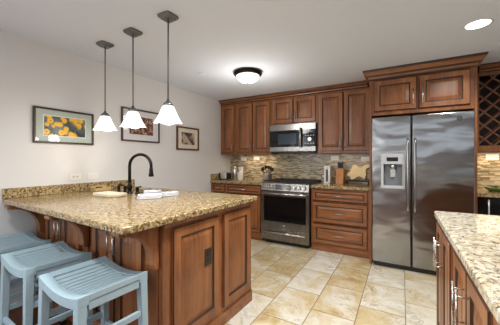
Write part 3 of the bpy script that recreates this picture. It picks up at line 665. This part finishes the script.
picture('framed print of russet autumn foliage with white mat behind middle pendant', -2.322, -1.760, 1.493, 1.901, .018, 'mat_white', (.105, .092), 'print_autumn', 'frame_dark')
picture('small brown-framed print with cream mat closest to the range wall', -1.439, -.952, 1.417, 1.772, .024, 'mat_cream', (.10, .085), 'print_dusk', 'frame_brown')

# ------------------------------------------------------------------ outlets and switch plates
def plate(label, w_, h_, loc, rz, dark, kind):
    t = thing('outlet', label, 'outlet', loc, rz, 'wall outlets and switches')
    MB().box(-w_/2, w_/2, -.005, -.0005, -h_/2, h_/2).build('cover_plate', 'white_plastic' if not dark else 'outlet_bronze', t, bevel=.002)
    for s in (-1, 1):
        x = s*.018 if w_ > h_ else 0; z = 0 if w_ > h_ else s*.022
        m = MB(); m.box(x-.013, x+.013, -.0075, -.0052, z-.013, z+.013); k = m.build('socket' if kind == 'socket' else 'rocker', 'black' if dark else 'white_ceramic', t)
        if kind == 'socket' and not dark:
            m = MB(); m.box(x-.006, x-.003, -.009, -.0077, z-.005, z+.006); m.box(x+.003, x+.006, -.009, -.0077, z-.005, z+.006); m.build('slots', 'black', k)
plate('white double outlet with dark sockets low on left wall, nearer the camera', .112, .066, (.0, -2.825, 1.093), PI/2, False, 'socket')
plate('white blank-looking rocker plate beside the outlet low on left wall', .118, .066, (.0, -2.643, 1.092), PI/2, False, 'rocker')
plate('white switch plate on mosaic splash above the toaster and canister', .125, .068, (.302, -.0125, 1.282), 0, False, 'rocker')
plate('white outlet plate on mosaic splash left of the utensil crock', .118, .068, (.582, -.0125, 1.297), 0, False, 'rocker')
plate('white outlet plate on mosaic splash above the knife block', .12, .075, (1.978, -.0125, 1.292), 0, False, 'rocker')
plate('white outlet plate on mosaic splash above the pale shaped board', .12, .07, (2.42, -.0125, 1.28), 0, False, 'rocker')
plate('white outlet plate on mosaic splash under the wine rack', .12, .075, (3.845, -.0125, 1.30), 0, False, 'rocker')
# bronze outlet on the peninsula's end panel
vx = Vector((PX+.0195, -.648, .588)); vx.rotate(Matrix.Rotation(PR, 3, 'Z')); vx += Vector(PO)
plate('dark bronze outlet plate on the peninsula end panel', .072, .118, tuple(vx), PI/2+PR, True, 'socket')

# ------------------------------------------------------------------ things on the range-wall counters
CZ = .9145
t = thing('toaster', 'small silver toaster with black ends in the left corner', 'toaster', (.122, -.36, CZ), .05)
def rbox(m, x0, x1, y0, y1, z0, z1): return m.box(x0, x1, y0, y1, z0, z1)
MB().box(-.065, .065, -.07, .07, .012, .125).build('body', 'satin', t, bevel=.018, seg=4)
for s in (-1, 1): MB().box(s*.066, s*.088, -.072, .072, 0, .122).build('end_cap', 'black', t, bevel=.012, seg=3)
for y in (-.025, .025): MB().box(-.05, .05, y-.010, y+.010, .1252, .127).build('slot', 'black', t)
MB().box(.089, .101, -.015, .015, .075, .088).build('lever', 'black', t, bevel=.003)
t = thing('canister', 'tall brushed metal canister between the toaster and white containers', 'canister', (.255, -.24, CZ))
MB().lathe([(.040, 0), (.042, .004), (.042, .18), (.040, .185)], n=24).build('body', 'nickel', t)
MB().lathe([(.0425, .186), (.0425, .212), (.030, .222), (.010, .224), (.010, .236), (.004, .240)], n=24).build('lid', 'nickel', t)
t = thing('carton', 'tall narrow white box standing behind the short white container', 'box', (.340, -.17, CZ))
m = MB(); m.box(-.030, .030, -.03, .03, 0, .20); m.build('body', 'white_plastic', t, bevel=.004)
MB().box(-.033, .033, -.031, .031, .2005, .225).build('lid', 'white_plastic', t, bevel=.006)
t = thing('jar', 'short round white container in front of the tall white box', 'container', (.420, -.33, CZ))
MB().lathe([(.042, 0), (.045, .006), (.046, .11), (.043, .116)], n=24).build('body', 'white_ceramic', t)
MB().lathe([(.047, .1165), (.047, .134), (.040, .14)], n=24).build('lid', 'white_ceramic', t)
t = thing('utensil_crock', 'round steel pot holding dark cooking utensils left of the range', 'utensil holder', (.922, -.27, CZ))
MB().lathe([(.070, 0), (.076, .005), (.078, .115), (.082, .122), (.074, .122), (.072, .115), (.068, .012)], n=28).build('pot', 'satin', t)
m = MB(); m.lathe([(.0785, .010), (.0785, .016)], n=28, cap0=False, cap1=False); m.build('band', 'black', t)
random.seed(3)
for i, (a, kind, lb) in enumerate(((.2, 0, 'black slotted spatula leaning right in the steel pot'), (1.3, 1, 'black round ladle standing at the back of the steel pot'), (2.3, 2, 'dark wooden-handled spoon leaning back left in the steel pot'), (3.2, 0, 'black flat turner leaning far left in the steel pot'), (4.3, 1, 'black spoon leaning toward the front of the steel pot'), (5.4, 2, 'black whisk-like tool leaning front right in the steel pot'))):
    u = thing('utensil', lb, 'utensil', (.922+.025*math.cos(a), -.27+.025*math.sin(a), CZ+.014), 0, 'utensils in the steel pot')
    dx_, dy_ = .042*math.cos(a), .042*math.sin(a); L = .150+.02*(i % 3)
    MB().tube([(0, 0, 0), (dx_*.6, dy_*.6, .11), (dx_*1.5, dy_*1.5, L)], .0065, 8).build('shaft', 'black', u)
    hx, hy = dx_*1.55, dy_*1.55
    if kind == 0: m = MB(); m.box(hx-.024, hx+.024, hy-.004, hy+.004, L-.008, L+.055); m.build('head', 'black', u, bevel=.004)
    else: m = MB(); m.lathe([(.007, -.01), (.018, .006), (.024, .026), (.019, .046), (.005, .054)], (hx, hy, L), 14); m.build('head', 'black', u)
t = thing('countertop_appliance', 'white upright countertop appliance between the range and knife block', 'appliance', (1.915, -.20, CZ))
MB().box(-.045, .045, -.07, .06, 0, .022).build('base', 'white_plastic', t, bevel=.006)
m = MB(); m.box(-.045, .045, .0, .058, .0225, .262); m.box(.016, .045, -.055, -.0005, .0225, .262); m.box(-.045, .0155, -.06, -.0005, .21, .262); m.box(-.045, -.018, -.05, -.0005, .0225, .2095); m.build('body', 'white_plastic', t, bevel=.004)
MB().box(-.012, .012, -.045, -.002, .03, .2).build('slot', 'dark_grey', t)
MB().lathe([(.020, 0), (.020, .018), (.016, .024)], n=16).build('knob', 'white_plastic', t, (-.046, -.02, .10), (0, -PI/2, 0))
t = thing('knife_block', 'honey brown wooden knife block with black-handled knives', 'knife block', (2.10, -.20, CZ))
m = MB(); m.prism([(-.075, 0), (.065, 0), (.065, .235), (-.035, .215)], 0, -.052, .052); m.build('block', 'block_wood', t, bevel=.003)
k = 0
names = ['leftmost', 'second', 'third', 'rightmost']
for r in range(2):
    for i in range(3):
        x, y = -.026+i*.026, -.012+r*.04; z0 = .219+.0194*(y+.035)/.1+.001; h_ = .098-.012*((i+r) % 3)
        kn = thing('knife', '%s black-handled knife in the %s row of the knife block' % (('left', 'middle', 'right')[i], ('front', 'back')[r]), 'knife', (2.10+x, -.20+y, CZ+z0), 0, 'knives in the knife block')
        MB().box(-.010, .010, -.012, .012, .002, h_).build('handle', 'black', kn, bevel=.004, seg=3)
        MB().box(-.008, .008, -.010, .010, -.0005, .0019).build('bolster', 'nickel', kn)
# pale board with an irregular cut outline on a dark rail stand
t = thing('board_stand', 'low dark rail stand under the pale shaped board', 'stand', (2.335, -.13, CZ))
m = MB(); m.box(-.165, .165, -.055, -.040, .035, .055); m.box(-.165, .165, .02, .035, .03, .045)
for x in (-.15, .15): m.box(x-.008, x+.008, -.055, .035, 0, .0345); 
m.build('rail', 'rack_dark', t, bevel=.003)
pl = [(-.150, .060), (-.148, .098), (-.112, .122), (-.098, .165), (-.072, .222), (-.030, .232), (.004, .195), (.040, .186), (.080, .222), (.122, .228), (.160, .215), (.150, .190), (.112, .172), (.098, .135), (.112, .085), (.098, .030), (.078, .012), (.060, .035), (.020, .050), (-.020, .040), (-.050, .012), (-.086, .000), (-.100, .012), (-.108, .040)]
m = MB(); m.prism(pl, 1, -.009, .009)
ob = m.build('cutting_board', 'board_wood', None, (2.335, -.155, CZ+.058), (math.radians(-14), 0, 0), bevel=.003); ob.location.y = -.145
tag(ob, 'pale wooden cutting board with irregular cut outline leaning at the splash', 'cutting board')
t = thing('bowl', 'shallow green bowl with a dark sprig on counter right of refrigerator', 'bowl', (3.79, -.36, CZ))
MB().lathe([(.045, 0), (.05, .004), (.085, .028), (.098, .048), (.094, .048), (.080, .030), (.045, .009)], n=28).build('dish', 'green_glaze', t)
m = MB()
for a in (0, 1.1, 2.2, 3.3, 4.4, 5.5):
    L = .075; c_, s_ = math.cos(a), math.sin(a)
    m.loft([[(0, 0, .02), (.004, 0, .02), (0, .004, .024)], [(c_*L*.5-s_*.014, s_*L*.5+c_*.014, .058), (c_*L*.5+s_*.014, s_*L*.5-c_*.014, .058), (c_*L*.5, s_*L*.5, .064)], [(c_*L, s_*L, .066), (c_*L+.003, s_*L, .066), (c_*L, s_*L+.003, .069)]])
m.build('sprig', 'leaf', t)

# ------------------------------------------------------------------ things on the peninsula
PZT = .9385
m = MB(); m.prism([(-.145, -.075), (.08, -.085), (.14, -.02), (.135, .07), (-.14, .08)], 2, 0, .030)
tag(m.build('cutting_board', 'cutting_stone', None, (.600, -2.825, PZT), (0, 0, math.radians(4)), bevel=.008, seg=3), 'cream cutting slab with clipped corner lying flat beside the faucet', 'cutting board')
def towel(label, loc, rz, w_, d_, h_):
    t = thing('folded_towel', label, 'towel', loc, rz, 'folded towels on the peninsula')
    m = MB(); n = 3
    for k in range(n):
        z0 = k*h_/n; r = h_/n/2; prof = [(-d_/2+r-r*math.sin(a), z0+r-r*math.cos(a)) for a in [PI*j/6 for j in range(7)]]
        prof = [(-d_/2+r*(1-math.sin(PI*j/6)), z0+r-r*math.cos(PI*j/6)) for j in range(7)]
        prof += [(d_/2-r*(1-math.sin(PI*j/6)), z0+r+r*math.cos(PI*j/6)) for j in range(7)]
        off = .004*(k-1)
        rings = []
        for q in range(9):
            x = -w_/2+w_*q/8; wob = .003*math.sin(q*1.7+k)
            rings.append([(x+off, y*(1+.02*math.sin(q+k)), z+(wob if k == n-1 and z > z0+r else 0)) for y, z in prof])
        m.loft(rings)
    m.build('cloth', 'white_cloth', t)
    m = MB(); m.box(-w_/2+.02, -w_/2+.032, -d_/2+.012, d_/2-.012, h_+.0025, h_+.0045); m.box(-w_/2+.042, -w_/2+.048, -d_/2+.012, d_/2-.012, h_+.0025, h_+.0045); m.build('stripe', 'stripe_cloth', t)
    return t
towel('folded white towel nearest the camera, in front of the two other towels', (1.035, -2.755, PZT), math.radians(52), .19, .10, .034)
towel('folded white towel in the middle, closest to the bronze faucet', (.915, -2.625, PZT), math.radians(20), .13, .085, .048)
towel('folded white towel of the three farthest from the faucet, pointing toward the range', (1.055, -2.558, PZT), math.radians(66), .15, .08, .036)
t = thing('tray', 'small tan tray holding a dark sponge against the granite splash', 'tray', (.105, -2.62, PZT), PI/2)
m = MB(); m.box(-.085, .085, -.045, .045, 0, .008); m.box(-.085, .085, -.045, -.037, .0085, .032); m.box(-.085, .085, .037, .045, .0085, .05); m.box(-.085, -.077, -.0365, .0365, .0085, .04); m.box(.077, .085, -.0365, .0365, .0085, .04); m.build('tray_body', 'tan_wicker', t, bevel=.003)
ob = MB().box(-.05, .0, -.028, .022, 0, .034).build('sponge', 'navy', None, (.105, -2.62, PZT+.0085), (0, 0, PI/2), bevel=.005); tag(ob, 'small dark blue sponge-like block sitting in the low tan tray', 'sponge')
